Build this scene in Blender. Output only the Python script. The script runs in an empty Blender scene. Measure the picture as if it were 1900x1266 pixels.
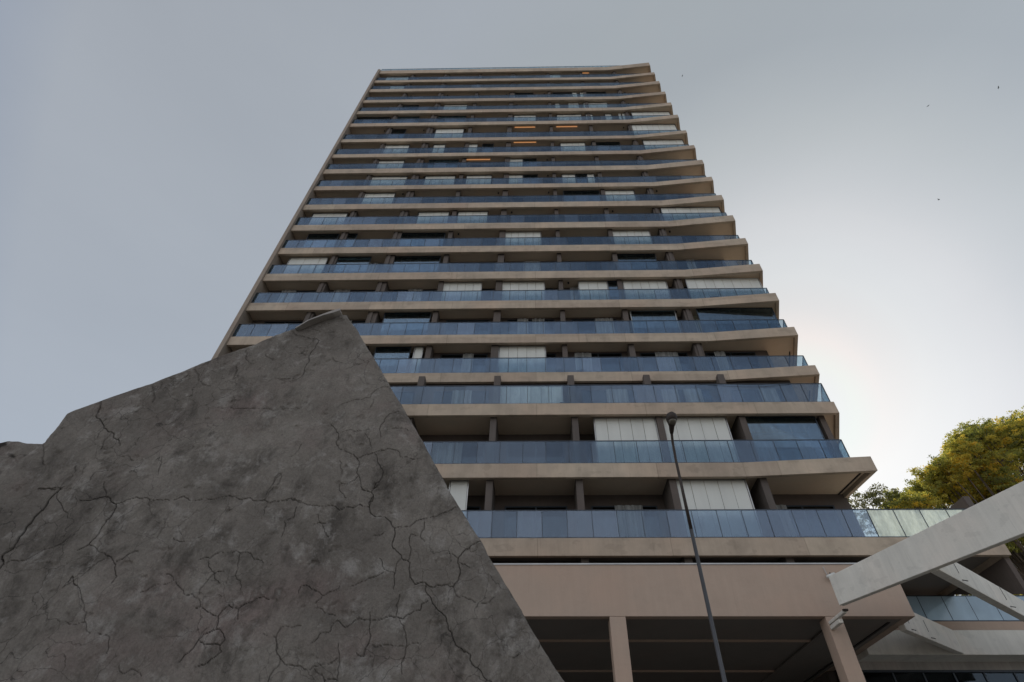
import bpy, bmesh, math, random
import numpy as np
from mathutils import Vector, Matrix
random.seed(7)
R = math.radians
scene = bpy.context.scene
COL = scene.collection

# ------------------------------------------------------------------ camera
PITCH, YAW, ROLL, F, CX = 0.7802377, -0.02104947, 0.00686723, 988.097, 978.906
def camera_axes():
    cy, sy, cp, sp = math.cos(YAW), math.sin(YAW), math.cos(PITCH), math.sin(PITCH)
    f = Vector((sy*cp, cy*cp, sp)); rt = Vector((cy, -sy, 0)); u = rt.cross(f)
    cr, sr = math.cos(ROLL), math.sin(ROLL)
    return f, rt*cr+u*sr, u*cr-rt*sr
f_, r_, u_ = camera_axes()
cd = bpy.data.cameras.new('camera'); cam = bpy.data.objects.new('camera', cd); COL.objects.link(cam)
m = Matrix((r_, u_, -f_)).transposed().to_4x4(); m.translation = Vector((0, 0, 1.6)); cam.matrix_world = m
cd.sensor_width = 36; cd.lens = 36*F/1900; cd.shift_x = -(CX-950)/1900; cd.clip_start = .05; cd.clip_end = 5000
scene.camera = cam
# ------------------------------------------------------------------ light
SUN_EL, SUN_AZ = R(35.5), R(32.0)
sdir = Vector((math.sin(SUN_AZ)*math.cos(SUN_EL), math.cos(SUN_AZ)*math.cos(SUN_EL), math.sin(SUN_EL)))
w = bpy.data.worlds.new('World'); scene.world = w; w.use_nodes = True
nt = w.node_tree; nt.nodes.clear()
out = nt.nodes.new('ShaderNodeOutputWorld')
sky = nt.nodes.new('ShaderNodeTexSky'); sky.sky_type = 'NISHITA'; sky.sun_disc = False
sky.sun_elevation = SUN_EL; sky.sun_rotation = SUN_AZ; sky.air_density = 1.0; sky.dust_density = 1.0; sky.ozone_density = 1.5
bg1 = nt.nodes.new('ShaderNodeBackground'); bg1.inputs['Strength'].default_value = .05
cap = nt.nodes.new('ShaderNodeMix'); cap.data_type = 'RGBA'; cap.blend_type = 'DARKEN'; cap.inputs[0].default_value = 1
cap.inputs[7].default_value = (15.6, 15.8, 16.0, 1)     # the veiled sun never gets brighter than the haze round it
nt.links.new(sky.outputs[0], cap.inputs[6]); nt.links.new(cap.outputs[2], bg1.inputs['Color'])
tc = nt.nodes.new('ShaderNodeTexCoord')
dt = nt.nodes.new('ShaderNodeVectorMath'); dt.operation = 'DOT_PRODUCT'
dt.inputs[1].default_value = tuple(sdir)
nt.links.new(tc.outputs['Generated'], dt.inputs[0])
mr = nt.nodes.new('ShaderNodeMapRange'); mr.inputs[1].default_value = -1; mr.inputs[2].default_value = 1
nt.links.new(dt.outputs['Value'], mr.inputs[0])
cr = nt.nodes.new('ShaderNodeValToRGB'); cr.color_ramp.interpolation = 'LINEAR'
HAZE = [(-1,(.82,.78,.74)),(-.35,(.82,.80,.80)),(-.1,(.66,.69,.76)),(.12,(.26,.28,.31)),(.24,(.265,.285,.315)),(.33,(.33,.34,.34)),(.68,(.32,.33,.32)),(.80,(.30,.31,.28)),(.86,(.28,.29,.26)),(.92,(.32,.33,.29)),(.965,(.345,.355,.33)),(.98,(.27,.305,.295)),(.988,(.19,.235,.23)),(.993,(.12,.155,.16)),(1.0,(.09,.09,.09))]
e = cr.color_ramp.elements
for k, (p, c) in enumerate(HAZE):
    q = (p+1)/2
    el = e[k] if k < 2 else e.new(q)
    el.position = q
for k, (p, c) in enumerate(sorted(HAZE)): cr.color_ramp.elements[k].color = (*c, 1)
nt.links.new(mr.outputs[0], cr.inputs[0])
bg2 = nt.nodes.new('ShaderNodeBackground'); bg2.inputs['Strength'].default_value = 1
cmap = nt.nodes.new('ShaderNodeMapping'); cmap.inputs['Scale'].default_value = (1.2, 1.2, 3.5); nt.links.new(tc.outputs['Generated'], cmap.inputs[0])
cn = nt.nodes.new('ShaderNodeTexNoise'); cn.inputs['Scale'].default_value = 1.3; cn.inputs['Detail'].default_value = 6; cn.inputs['Roughness'].default_value = .55
nt.links.new(cmap.outputs[0], cn.inputs['Vector'])
cs = nt.nodes.new('ShaderNodeMapRange'); cs.inputs[1].default_value = .3; cs.inputs[2].default_value = .7; cs.inputs[3].default_value = .955; cs.inputs[4].default_value = 1.045
nt.links.new(cn.outputs['Fac'], cs.inputs[0])
cm = nt.nodes.new('ShaderNodeVectorMath'); cm.operation = 'SCALE'; nt.links.new(cr.outputs[0], cm.inputs[0]); nt.links.new(cs.outputs[0], cm.inputs['Scale'])
nt.links.new(cm.outputs[0], bg2.inputs['Color'])
ad = nt.nodes.new('ShaderNodeAddShader')
nt.links.new(bg1.outputs[0], ad.inputs[0]); nt.links.new(bg2.outputs[0], ad.inputs[1]); nt.links.new(ad.outputs[0], out.inputs[0])
sl = bpy.data.lights.new('sun', 'SUN'); sl.energy = 3.0; sl.angle = R(.5); sl.color = (1, .93, .82)
so = bpy.data.objects.new('sun', sl); COL.objects.link(so); so.rotation_euler = sdir.to_track_quat('Z', 'Y').to_euler()
so.location = (0, 0, 80)
vs = scene.view_settings; vs.view_transform = 'Standard'; vs.look = 'None'; vs.exposure = 0; vs.gamma = 1; vs.use_curve_mapping = False

# ------------------------------------------------------------------ materials
def mat(name): 
    m = bpy.data.materials.new(name); m.use_nodes = True; n = m.node_tree
    return m, n, n.nodes['Principled BSDF'], n.nodes['Material Output']
def N(n, t, **kw):
    x = n.nodes.new(t)
    for k, v in kw.items():
        if k.startswith('i_'): x.inputs[int(k[2:])].default_value = v
        else: setattr(x, k, v)
    return x
def ramp(n, src, stops):
    c = n.nodes.new('ShaderNodeValToRGB'); e = c.color_ramp.elements
    while len(e) < len(stops): e.new(.5)
    for i, (p, col) in enumerate(sorted(stops, key=lambda s: s[0])):
        e[i].position = p
    for i, (p, col) in enumerate(sorted(stops, key=lambda s: s[0])):
        e[i].color = (*col, 1) if len(col) == 3 else col
    n.links.new(src, c.inputs[0]); return c.outputs[0]
def noise(n, scale, detail=6, rough=.6, vec=None, stretch=None, dist=0):
    x = n.nodes.new('ShaderNodeTexNoise'); x.inputs['Scale'].default_value = scale; x.inputs['Detail'].default_value = detail
    x.inputs['Roughness'].default_value = rough; x.inputs['Distortion'].default_value = dist
    if vec is None:
        g = n.nodes.new('ShaderNodeNewGeometry'); vec = g.outputs['Position']
    if stretch:
        mp = n.nodes.new('ShaderNodeMapping'); mp.inputs['Scale'].default_value = stretch; n.links.new(vec, mp.inputs[0]); vec = mp.outputs[0]
    n.links.new(vec, x.inputs['Vector']); return x.outputs['Fac']
def mix(n, f, a, b, mode='MIX'):
    x = n.nodes.new('ShaderNodeMix'); x.data_type = 'RGBA'; x.blend_type = mode; x.clamp_factor = True
    for s, v in ((0, f), (6, a), (7, b)):
        if isinstance(v, (int, float)): x.inputs[s].default_value = v
        elif isinstance(v, tuple): x.inputs[s].default_value = (*v, 1)
        else: n.links.new(v, x.inputs[s])
    return x.outputs[2]
def bump(n, b, h, strength=.3, dist=.02):
    x = n.nodes.new('ShaderNodeBump'); x.inputs['Strength'].default_value = strength; x.inputs['Distance'].default_value = dist
    n.links.new(h, x.inputs['Height']); n.links.new(x.outputs[0], b.inputs['Normal'])
def plaster(name, c, var=.18, rough=.85, streak=.25, spots=.1, joint=0, bumpk=.25, drips=0):
    m, n, b, o = mat(name)
    lo = tuple(v*(1-var) for v in c); hi = tuple(min(1, v*(1+var)) for v in c)
    col = ramp(n, noise(n, .9, 8, .65), [(.3, lo), (.7, hi)])
    # warm / cool patches
    col = mix(n, ramp(n, noise(n, .45, 4, .5), [(.45, (0, 0, 0)), (.75, (.5, .5, .5))]), col, (c[0]*1.08, c[1]*.94, c[2]*.88))
    if streak:
        s = ramp(n, noise(n, 1.0, 5, .7, stretch=(5.5, 5.5, .35)), [(.35, (1-streak,)*3), (.62, (1,)*3)])
        col = mix(n, 1.0, col, s, 'MULTIPLY')
    if spots:
        s = ramp(n, noise(n, 7, 6, .7), [(.62, (1,)*3), (.75, (1-spots*3,)*3)])
        col = mix(n, 1.0, col, s, 'MULTIPLY')
    if drips:      # dirty water runs and patched areas
        a = ramp(n, noise(n, 1.0, 4, .75, stretch=(7, 7, .22)), [(.60, (1,)*3), (.70, (1-drips,)*3)])
        k = ramp(n, noise(n, .55, 3, .6), [(.42, (0,)*3), (.6, (1,)*3)])
        col = mix(n, k, col, mix(n, 1.0, col, a, 'MULTIPLY'))
        p_ = ramp(n, noise(n, 1.6, 3, .5, stretch=(1, 1, 1.6)), [(.60, (1,)*3), (.625, (1-drips*.35,)*3)])
        col = mix(n, 1.0, col, p_, 'MULTIPLY')
    if joint:
        g = N(n, 'ShaderNodeNewGeometry'); sp = N(n, 'ShaderNodeSeparateXYZ'); n.links.new(g.outputs['Position'], sp.inputs[0])
        dv = N(n, 'ShaderNodeMath', operation='DIVIDE', i_1=joint); n.links.new(sp.outputs[0], dv.inputs[0])
        # slab pieces of slightly different casting colour, hairline joint between them
        fl = N(n, 'ShaderNodeMath', operation='FLOOR'); n.links.new(dv.outputs[0], fl.inputs[0])
        cz = N(n, 'ShaderNodeCombineXYZ'); n.links.new(fl.outputs[0], cz.inputs[0])
        zf = N(n, 'ShaderNodeMath', operation='MULTIPLY', i_1=.36); n.links.new(sp.outputs[2], zf.inputs[0])
        zz = N(n, 'ShaderNodeMath', operation='FLOOR'); n.links.new(zf.outputs[0], zz.inputs[0]); n.links.new(zz.outputs[0], cz.inputs[1])
        wn = N(n, 'ShaderNodeTexWhiteNoise'); n.links.new(cz.outputs[0], wn.inputs['Vector'])
        col = mix(n, 1.0, col, ramp(n, wn.outputs['Value'], [(0, (.9, .88, .87)), (1, (1.08, 1.08, 1.06))]), 'MULTIPLY')
        fr = N(n, 'ShaderNodeMath', operation='FRACT'); n.links.new(dv.outputs[0], fr.inputs[0])
        col = mix(n, 1.0, col, ramp(n, fr.outputs[0], [(0, (.72,)*3), (.004, (.72,)*3), (.008, (1,)*3), (1, (1,)*3)]), 'MULTIPLY')
    n.links.new(col, b.inputs['Base Color']); b.inputs['Roughness'].default_value = rough; b.inputs['Specular IOR Level'].default_value = .3
    bump(n, b, noise(n, 18, 8, .7), bumpk, .02)
    return m
M = {}
M['fascia'] = plaster('fascia_concrete', (.435, .36, .285), joint=4.85, streak=.09, spots=.07, drips=.3)
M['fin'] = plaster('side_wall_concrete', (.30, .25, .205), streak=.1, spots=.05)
M['plaster'] = plaster('pink_render', (.43, .33, .262), var=.05, streak=.04, spots=.015, drips=.06)
M['soffit'] = plaster('soffit_paint', (.58, .47, .36), var=.07, streak=0, spots=.03)
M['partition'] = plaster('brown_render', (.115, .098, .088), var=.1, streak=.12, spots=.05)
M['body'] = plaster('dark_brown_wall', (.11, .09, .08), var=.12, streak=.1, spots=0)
M['beam'] = plaster('grey_concrete', (.70, .68, .62), var=.09, streak=.1, spots=.05, drips=.22)
M['band'] = plaster('pale_concrete', (.36, .34, .32), var=.1, streak=.2, spots=.06)
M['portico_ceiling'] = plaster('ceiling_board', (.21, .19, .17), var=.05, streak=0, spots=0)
M['ground'] = plaster('paving', (.24, .225, .20), var=.2, streak=0, spots=.08)
M['asphalt'] = plaster('asphalt', (.06, .06, .06), var=.2, streak=0, spots=.08)
def simple(name, c, rough=.5, metal=0, spec=.5):
    m, n, b, o = mat(name)
    col = ramp(n, noise(n, 3, 5, .6), [(.3, tuple(v*.88 for v in c)), (.7, tuple(min(1, v*1.1) for v in c))])
    n.links.new(col, b.inputs['Base Color']); b.inputs['Roughness'].default_value = rough; b.inputs['Metallic'].default_value = metal
    b.inputs['Specular IOR Level'].default_value = spec
    return m
M['frame'] = simple('dark_aluminium', (.032, .042, .056), .4, .3)
M['bead'] = simple('black_rubber', (.02, .02, .022), .7)
M['alu'] = simple('brushed_aluminium', (.38, .38, .37), .4, .6)
M['tile'] = plaster('terrace_tiles', (.72, .66, .56), var=.08, streak=0, spots=.03)
M['groove'] = simple('shadow_gap', (.03, .025, .022), .9)
M['post'] = simple('painted_steel', (.085, .085, .088), .45, .5)
M['darkpost'] = simple('dark_steel', (.035, .025, .02), .6, .3)  # on the upper lamp pole, darker lighting is put into this colour
M['lens'] = simple('frosted_lens', (.10, .09, .07), .25)
M['white'] = simple('white_plastic', (.6, .6, .57), .4)
M['cream'] = simple('cream_roof_board', (.50, .46, .36), .8)
def fabric(name, c, fold, amp):
    m, n, b, o = mat(name)
    g = N(n, 'ShaderNodeNewGeometry'); mp = N(n, 'ShaderNodeMapping'); mp.inputs['Scale'].default_value = (fold, fold, .12)
    n.links.new(g.outputs['Position'], mp.inputs[0])
    x = noise(n, 1.0, 3, .6, vec=mp.outputs[0])
    col = ramp(n, x, [(.3, tuple(v*(1-amp) for v in c)), (.65, c)])
    n.links.new(col, b.inputs['Base Color']); b.inputs['Roughness'].default_value = .8
    bump(n, b, x, .6, .06)
    tr = N(n, 'ShaderNodeBsdfTranslucent'); n.links.new(col, tr.inputs[0]); mx = N(n, 'ShaderNodeMixShader', i_0=.25)
    n.links.new(b.outputs[0], mx.inputs[1]); n.links.new(tr.outputs[0], mx.inputs[2]); n.links.new(mx.outputs[0], o.inputs[0])
    return m
M['blind'] = fabric('white_blind', (.80, .81, .77), 1.2, .10)
M['curtain'] = fabric('grey_curtain', (.46, .47, .47), 7.0, .55)
def glass(name, tint, gloss, base, k, rough=.03, dirt_haze_k=0):
    m = bpy.data.materials.new(name); m.use_nodes = True; n = m.node_tree; n.nodes.clear()
    o = N(n, 'ShaderNodeOutputMaterial'); t = N(n, 'ShaderNodeBsdfTransparent'); g = N(n, 'ShaderNodeBsdfGlossy')
    dirt = noise(n, 1.3, 6, .7, stretch=(3, 3, .8))
    n.links.new(ramp(n, dirt, [(.35, tuple(v*.86 for v in tint)), (.65, tint)]), t.inputs[0])
    g.inputs['Color'].default_value = (*gloss, 1); g.inputs['Roughness'].default_value = rough
    fr = N(n, 'ShaderNodeFresnel'); fr.inputs['IOR'].default_value = 1.5
    ml = N(n, 'ShaderNodeMath', operation='MULTIPLY_ADD', i_1=k, i_2=base); n.links.new(fr.outputs[0], ml.inputs[0]); ml.use_clamp = True
    mx = N(n, 'ShaderNodeMixShader'); n.links.new(ml.outputs[0], mx.inputs[0]); n.links.new(t.outputs[0], mx.inputs[1]); n.links.new(g.outputs[0], mx.inputs[2])
    # panes are never perfectly flat
    bp = N(n, 'ShaderNodeBump'); bp.inputs['Strength'].default_value = .08; bp.inputs['Distance'].default_value = .05
    n.links.new(noise(n, .8, 2, .5), bp.inputs['Height']); n.links.new(bp.outputs[0], g.inputs['Normal'])
    fin = mx.outputs[0]
    if dirt_haze_k:      # a film of dust; on the terrace panes, bright haze put into the glass
        tr = N(n, 'ShaderNodeBsdfTranslucent'); tr.inputs[0].default_value = (.75, .8, .78, 1); m2 = N(n, 'ShaderNodeMixShader')
        n.links.new(ramp(n, dirt, [(.3, (dirt_haze_k*.5,)*3), (.7, (dirt_haze_k*1.5,)*3)]), m2.inputs[0])
        n.links.new(fin, m2.inputs[1]); n.links.new(tr.outputs[0], m2.inputs[2]); fin = m2.outputs[0]
    n.links.new(fin, o.inputs[0]); return m
M['rail_glass'] = glass('blue_tinted_glass', (.68, .77, .81), (.62, .74, .93), .086, .16, dirt_haze_k=.06)
M['rail_glass_b'] = glass('blue_tinted_glass_clean', (.70, .79, .83), (.60, .73, .94), .062, .14, dirt_haze_k=.035)
M['rail_glass_c'] = glass('blue_tinted_glass_bright', (.64, .73, .78), (.64, .75, .92), .13, .20, dirt_haze_k=.09)
M['haze_painted_glass'] = glass('haze_painted_glass', (.74, .82, .82), (.62, .74, .93), .06, .16, dirt_haze_k=.5)  # clean terrace panes; the bright haze over them is put into the glass
def painted_sky_pane(name, c, k):
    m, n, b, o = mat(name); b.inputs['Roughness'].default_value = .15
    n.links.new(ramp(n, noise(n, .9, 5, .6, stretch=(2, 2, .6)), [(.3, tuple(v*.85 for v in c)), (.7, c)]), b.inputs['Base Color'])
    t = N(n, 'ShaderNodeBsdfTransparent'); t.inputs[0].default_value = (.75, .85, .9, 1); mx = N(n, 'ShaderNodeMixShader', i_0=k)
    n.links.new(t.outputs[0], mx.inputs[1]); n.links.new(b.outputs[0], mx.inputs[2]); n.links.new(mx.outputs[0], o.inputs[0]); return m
M['sky_painted_glass'] = painted_sky_pane('blue_glass_painted_sky', (.42, .56, .68), .8)  # sky reflection put into the pane colour as pale blue
M['clear_glass'] = glass('enclosure_glass', (.72, .80, .82), (.75, .85, .95), .04, .8)
M['door_glass'] = glass('door_glass', (.35, .36, .36), (.5, .6, .7), .03, .7)
def emis(name, c, s):
    m = bpy.data.materials.new(name); m.use_nodes = True; n = m.node_tree; b = n.nodes['Principled BSDF']
    b.inputs['Emission Color'].default_value = (*c, 1); b.inputs['Emission Strength'].default_value = s; return m
M['lamp'] = emis('warm_ceiling_light', (1, .42, .12), .45)

# ------------------------------------------------------------------ mesh helpers
class MB:
    def __init__(s): s.v = []; s.f = []; s.m = []; s.mi = 0
    def poly(s, pts, faces):
        b = len(s.v); s.v += [tuple(p) for p in pts]; s.f += [tuple(b+i for i in f) for f in faces]; s.m += [s.mi]*len(faces)
    def box(s, x0, x1, y0, y1, z0, z1):
        s.prism([(x0, y0), (x1, y0), (x1, y1), (x0, y1)], z0, z1)
    def prism(s, pl, z0, z1, ztops=None):
        n = len(pl); zt = ztops or [z1]*n
        a = sum(pl[i][0]*pl[(i+1) % n][1]-pl[(i+1) % n][0]*pl[i][1] for i in range(n))
        if a < 0: pl = pl[::-1]; zt = zt[::-1]
        pts = [(x, y, z0) for x, y in pl]+[(x, y, z) for (x, y), z in zip(pl, zt)]
        s.poly(pts, [tuple(range(n))[::-1], tuple(range(n, 2*n))]+[(i, (i+1) % n, n+(i+1) % n, n+i) for i in range(n)])
    def bar(s, a, b, t, z0, z1, side=1):
        """vertical plate from a to b (plan), thickness t to the side"""
        a = Vector(a); b = Vector(b); d = (b-a).normalized(); nrm = Vector((-d.y, d.x))*t*side
        s.prism([tuple(a), tuple(b), tuple(b+nrm), tuple(a+nrm)], z0, z1)
    def tube(s, path, radii, seg=12, caps=True):
        P = [Vector(p) for p in path]; base = len(s.v)
        for i, p in enumerate(P):
            d = (P[min(i+1, len(P)-1)]-P[max(i-1, 0)]).normalized()
            up = Vector((0, 0, 1)) if abs(d.z) < .9 else Vector((0, 1, 0))
            a = d.cross(up).normalized(); c = d.cross(a).normalized(); r = radii[i] if isinstance(radii, (list, tuple)) else radii
            for k in range(seg):
                t = 2*math.pi*k/seg; s.v.append(tuple(p+a*r*math.cos(t)+c*r*math.sin(t)))
        for i in range(len(P)-1):
            for k in range(seg):
                s.f.append((base+i*seg+k, base+i*seg+(k+1) % seg, base+(i+1)*seg+(k+1) % seg, base+(i+1)*seg+k)); s.m.append(s.mi)
        if caps:
            s.f.append(tuple(base+k for k in range(seg))[::-1]); s.m.append(s.mi)
            s.f.append(tuple(base+(len(P)-1)*seg+k for k in range(seg))); s.m.append(s.mi)
    def build(s, name, mats, parent=None, smooth=False, bevel=0):
        me = bpy.data.meshes.new(name); me.from_pydata(s.v, [], s.f)
        for m in (mats if isinstance(mats, list) else [mats]): me.materials.append(m)
        if isinstance(mats, list): me.polygons.foreach_set('material_index', s.m)
        if smooth: me.polygons.foreach_set('use_smooth', [True]*len(me.polygons))
        me.update(); o = bpy.data.objects.new(name, me); COL.objects.link(o)
        if parent: o.parent = parent; o.matrix_parent_inverse = parent.matrix_world.inverted()
        if bevel:
            b = o.modifiers.new('bevel', 'BEVEL'); b.width = bevel; b.segments = 2; b.limit_method = 'ANGLE'
        return o
def empty(name, loc):
    o = bpy.data.objects.new(name, None); COL.objects.link(o); o.location = loc
    bpy.context.view_layer.update(); return o
def tag(o, label=None, cat=None, group=None, kind=None):
    for k, v in (('label', label), ('category', cat), ('group', group), ('kind', kind)):
        if v: o[k] = v
    return o

LV = {"1":[19.0,10.221,9.562,11.357],"2":[19.0,13.365,12.722,14.501],"3":[19.0,16.457,15.827,17.584],"4":[20.5,19.644,19.027,20.738],"5":[20.5,22.428,21.785,23.509],"6":[20.5,25.255,24.582,26.263],"7":[20.5,28.012,27.328,29.02],"8":[20.5,30.768,30.108,31.785],"9":[20.5,33.492,32.805,34.581],"10":[20.5,36.184,35.505,37.203],"11":[20.5,38.845,38.269,39.898],"12":[20.5,41.559,40.857,42.565],"13":[20.5,44.147,43.565,45.271],"14":[20.5,46.985,46.435,48.103],"15":[20.5,50.267,49.615,51.305],"16":[20.5,53.068,52.412,54.087],"17":[20.5,55.774,55.136,56.718],"18":[20.5,58.588,57.887,59.649],"19":[20.5,61.1,60.492,62.118],"20":[20.5,64.066,63.146,64.799]}
LV = {int(k): v for k, v in LV.items()}
ENC = [[19,"w",-16.1,-13.59],[19,"w",1.72,2.96],[18,"w",-15.18,-13.61],[17,"w",-2.49,-1.88],[17,"g",-1.88,-0.0],[17,"g",1.93,3.9],[17,"w",3.9,4.45],[17,"w",4.67,5.22],[17,"g",5.23,7.36],[16,"g",-13.38,-11.33],[16,"w",-8.87,-6.51],[16,"w",2.06,2.59],[16,"w",3.34,4.45],[16,"w",4.82,7.25],[15,"g",-16.85,-13.73],[15,"l",-13.47,-10.88],[15,"l",-9.09,-6.41],[15,"w",-1.91,0.24],[15,"w",2.13,4.53],[15,"w",4.88,5.59],[15,"w",6.71,7.37],[15,"p",8.0,8.21],[15,"p",8.36,8.61],[14,"g",-13.47,-11.68],[14,"w",-8.98,-6.36],[13,"w",-13.35,-10.84],[13,"w",-8.77,-7.69],[13,"w",-6.04,-4.87],[13,"g",-4.49,-3.5],[13,"w",2.26,4.45],[13,"g",4.96,7.46],[12,"w",-13.3,-10.8],[12,"l",-8.76,-6.28],[12,"w",-2.24,-0.9],[12,"g",-0.9,0.22],[11,"w",-13.37,-10.11],[11,"w",-8.72,-6.26],[11,"w",-5.43,-3.36],[11,"w",-2.11,-0.87],[11,"g",-0.87,0.29],[11,"w",2.17,3.29],[11,"g",3.29,4.15],[11,"w",4.15,4.79],[10,"w",-13.4,-10.61],[10,"g",2.19,4.93],[10,"w",5.31,7.59],[9,"w",-16.19,-13.61],[9,"w",-8.47,-6.18],[9,"w",-5.58,-3.36],[8,"g",-15.72,-13.57],[8,"g",-13.16,-12.29],[8,"g",-9.43,-6.17],[8,"w",-2.16,0.44],[8,"w",5.29,7.9],[7,"w",-16.15,-13.61],[7,"l",-13.28,-10.75],[7,"g",-9.4,-6.17],[7,"g",5.31,7.85],[6,"w",-5.8,-3.27],[6,"w",-2.08,0.6],[6,"w",2.65,4.46],[6,"g",4.46,5.09],[6,"w",5.39,8.08],[5,"g",-8.8,-6.07],[5,"c",5.48,8.1],[4,"g",-8.75,-6.8],[4,"w",-6.62,-6.12],[4,"w",-2.01,0.56],[3,"w",-1.73,1.25],[2,"w",2.55,5.31],[2,"w",5.55,8.44],[2,"g",9.19,12.37],[1,"w",-3.54,-2.75],[1,"w",5.6,8.44]]
LIGHTS = [[19,5.078,20.827,6.196,20.843],[14,-1.902,20.854,0.27,20.884],[14,1.897,20.857,4.114,20.889],[13,-1.918,20.81,0.341,20.841],[12,-5.917,20.919,-3.522,20.952]]
WL = [[-3.1346,2.155],[-4.1491,3.4959],[-4.0666,3.6585],[-4.0445,3.7318],[-4.0057,3.7597],[-3.9928,3.8261],[-3.9663,3.8744],[-3.948,3.9235],[-3.91,3.9834],[-3.9159,4.0191],[-3.9118,4.0396],[-3.9026,4.1074],[-3.907,4.1984],[-3.9004,4.2671],[-3.8692,4.2975],[-3.673,4.4159],[-3.3538,4.5986],[-2.9393,4.8732],[-2.633,5.0441],[-2.4654,5.1741],[-2.3142,5.2641],[-2.0634,5.3897],[-1.8992,5.4497]]
WR = [[0.2875,2.1628],[0.1563,2.3482],[0.0373,2.5144],[-0.0849,2.7004],[-0.1965,2.8795],[-0.3813,3.176],[-0.5552,3.428],[-0.8059,3.8424],[-1.0239,4.1943],[-1.2775,4.5802],[-1.562,5.0254],[-1.704,5.2494],[-1.8377,5.4372]]
BLK = [[-3.6806,2.1939],[-5.2681,4.1061],[-4.8436,4.1576],[-4.6642,4.1674],[-4.5686,4.1641],[-4.522,4.1775],[-4.4358,4.1742],[-4.3562,4.1601],[-4.2732,4.1542],[-4.1706,4.1535],[-3.8266,3.9419],[-2.749,2.196]]
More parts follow.
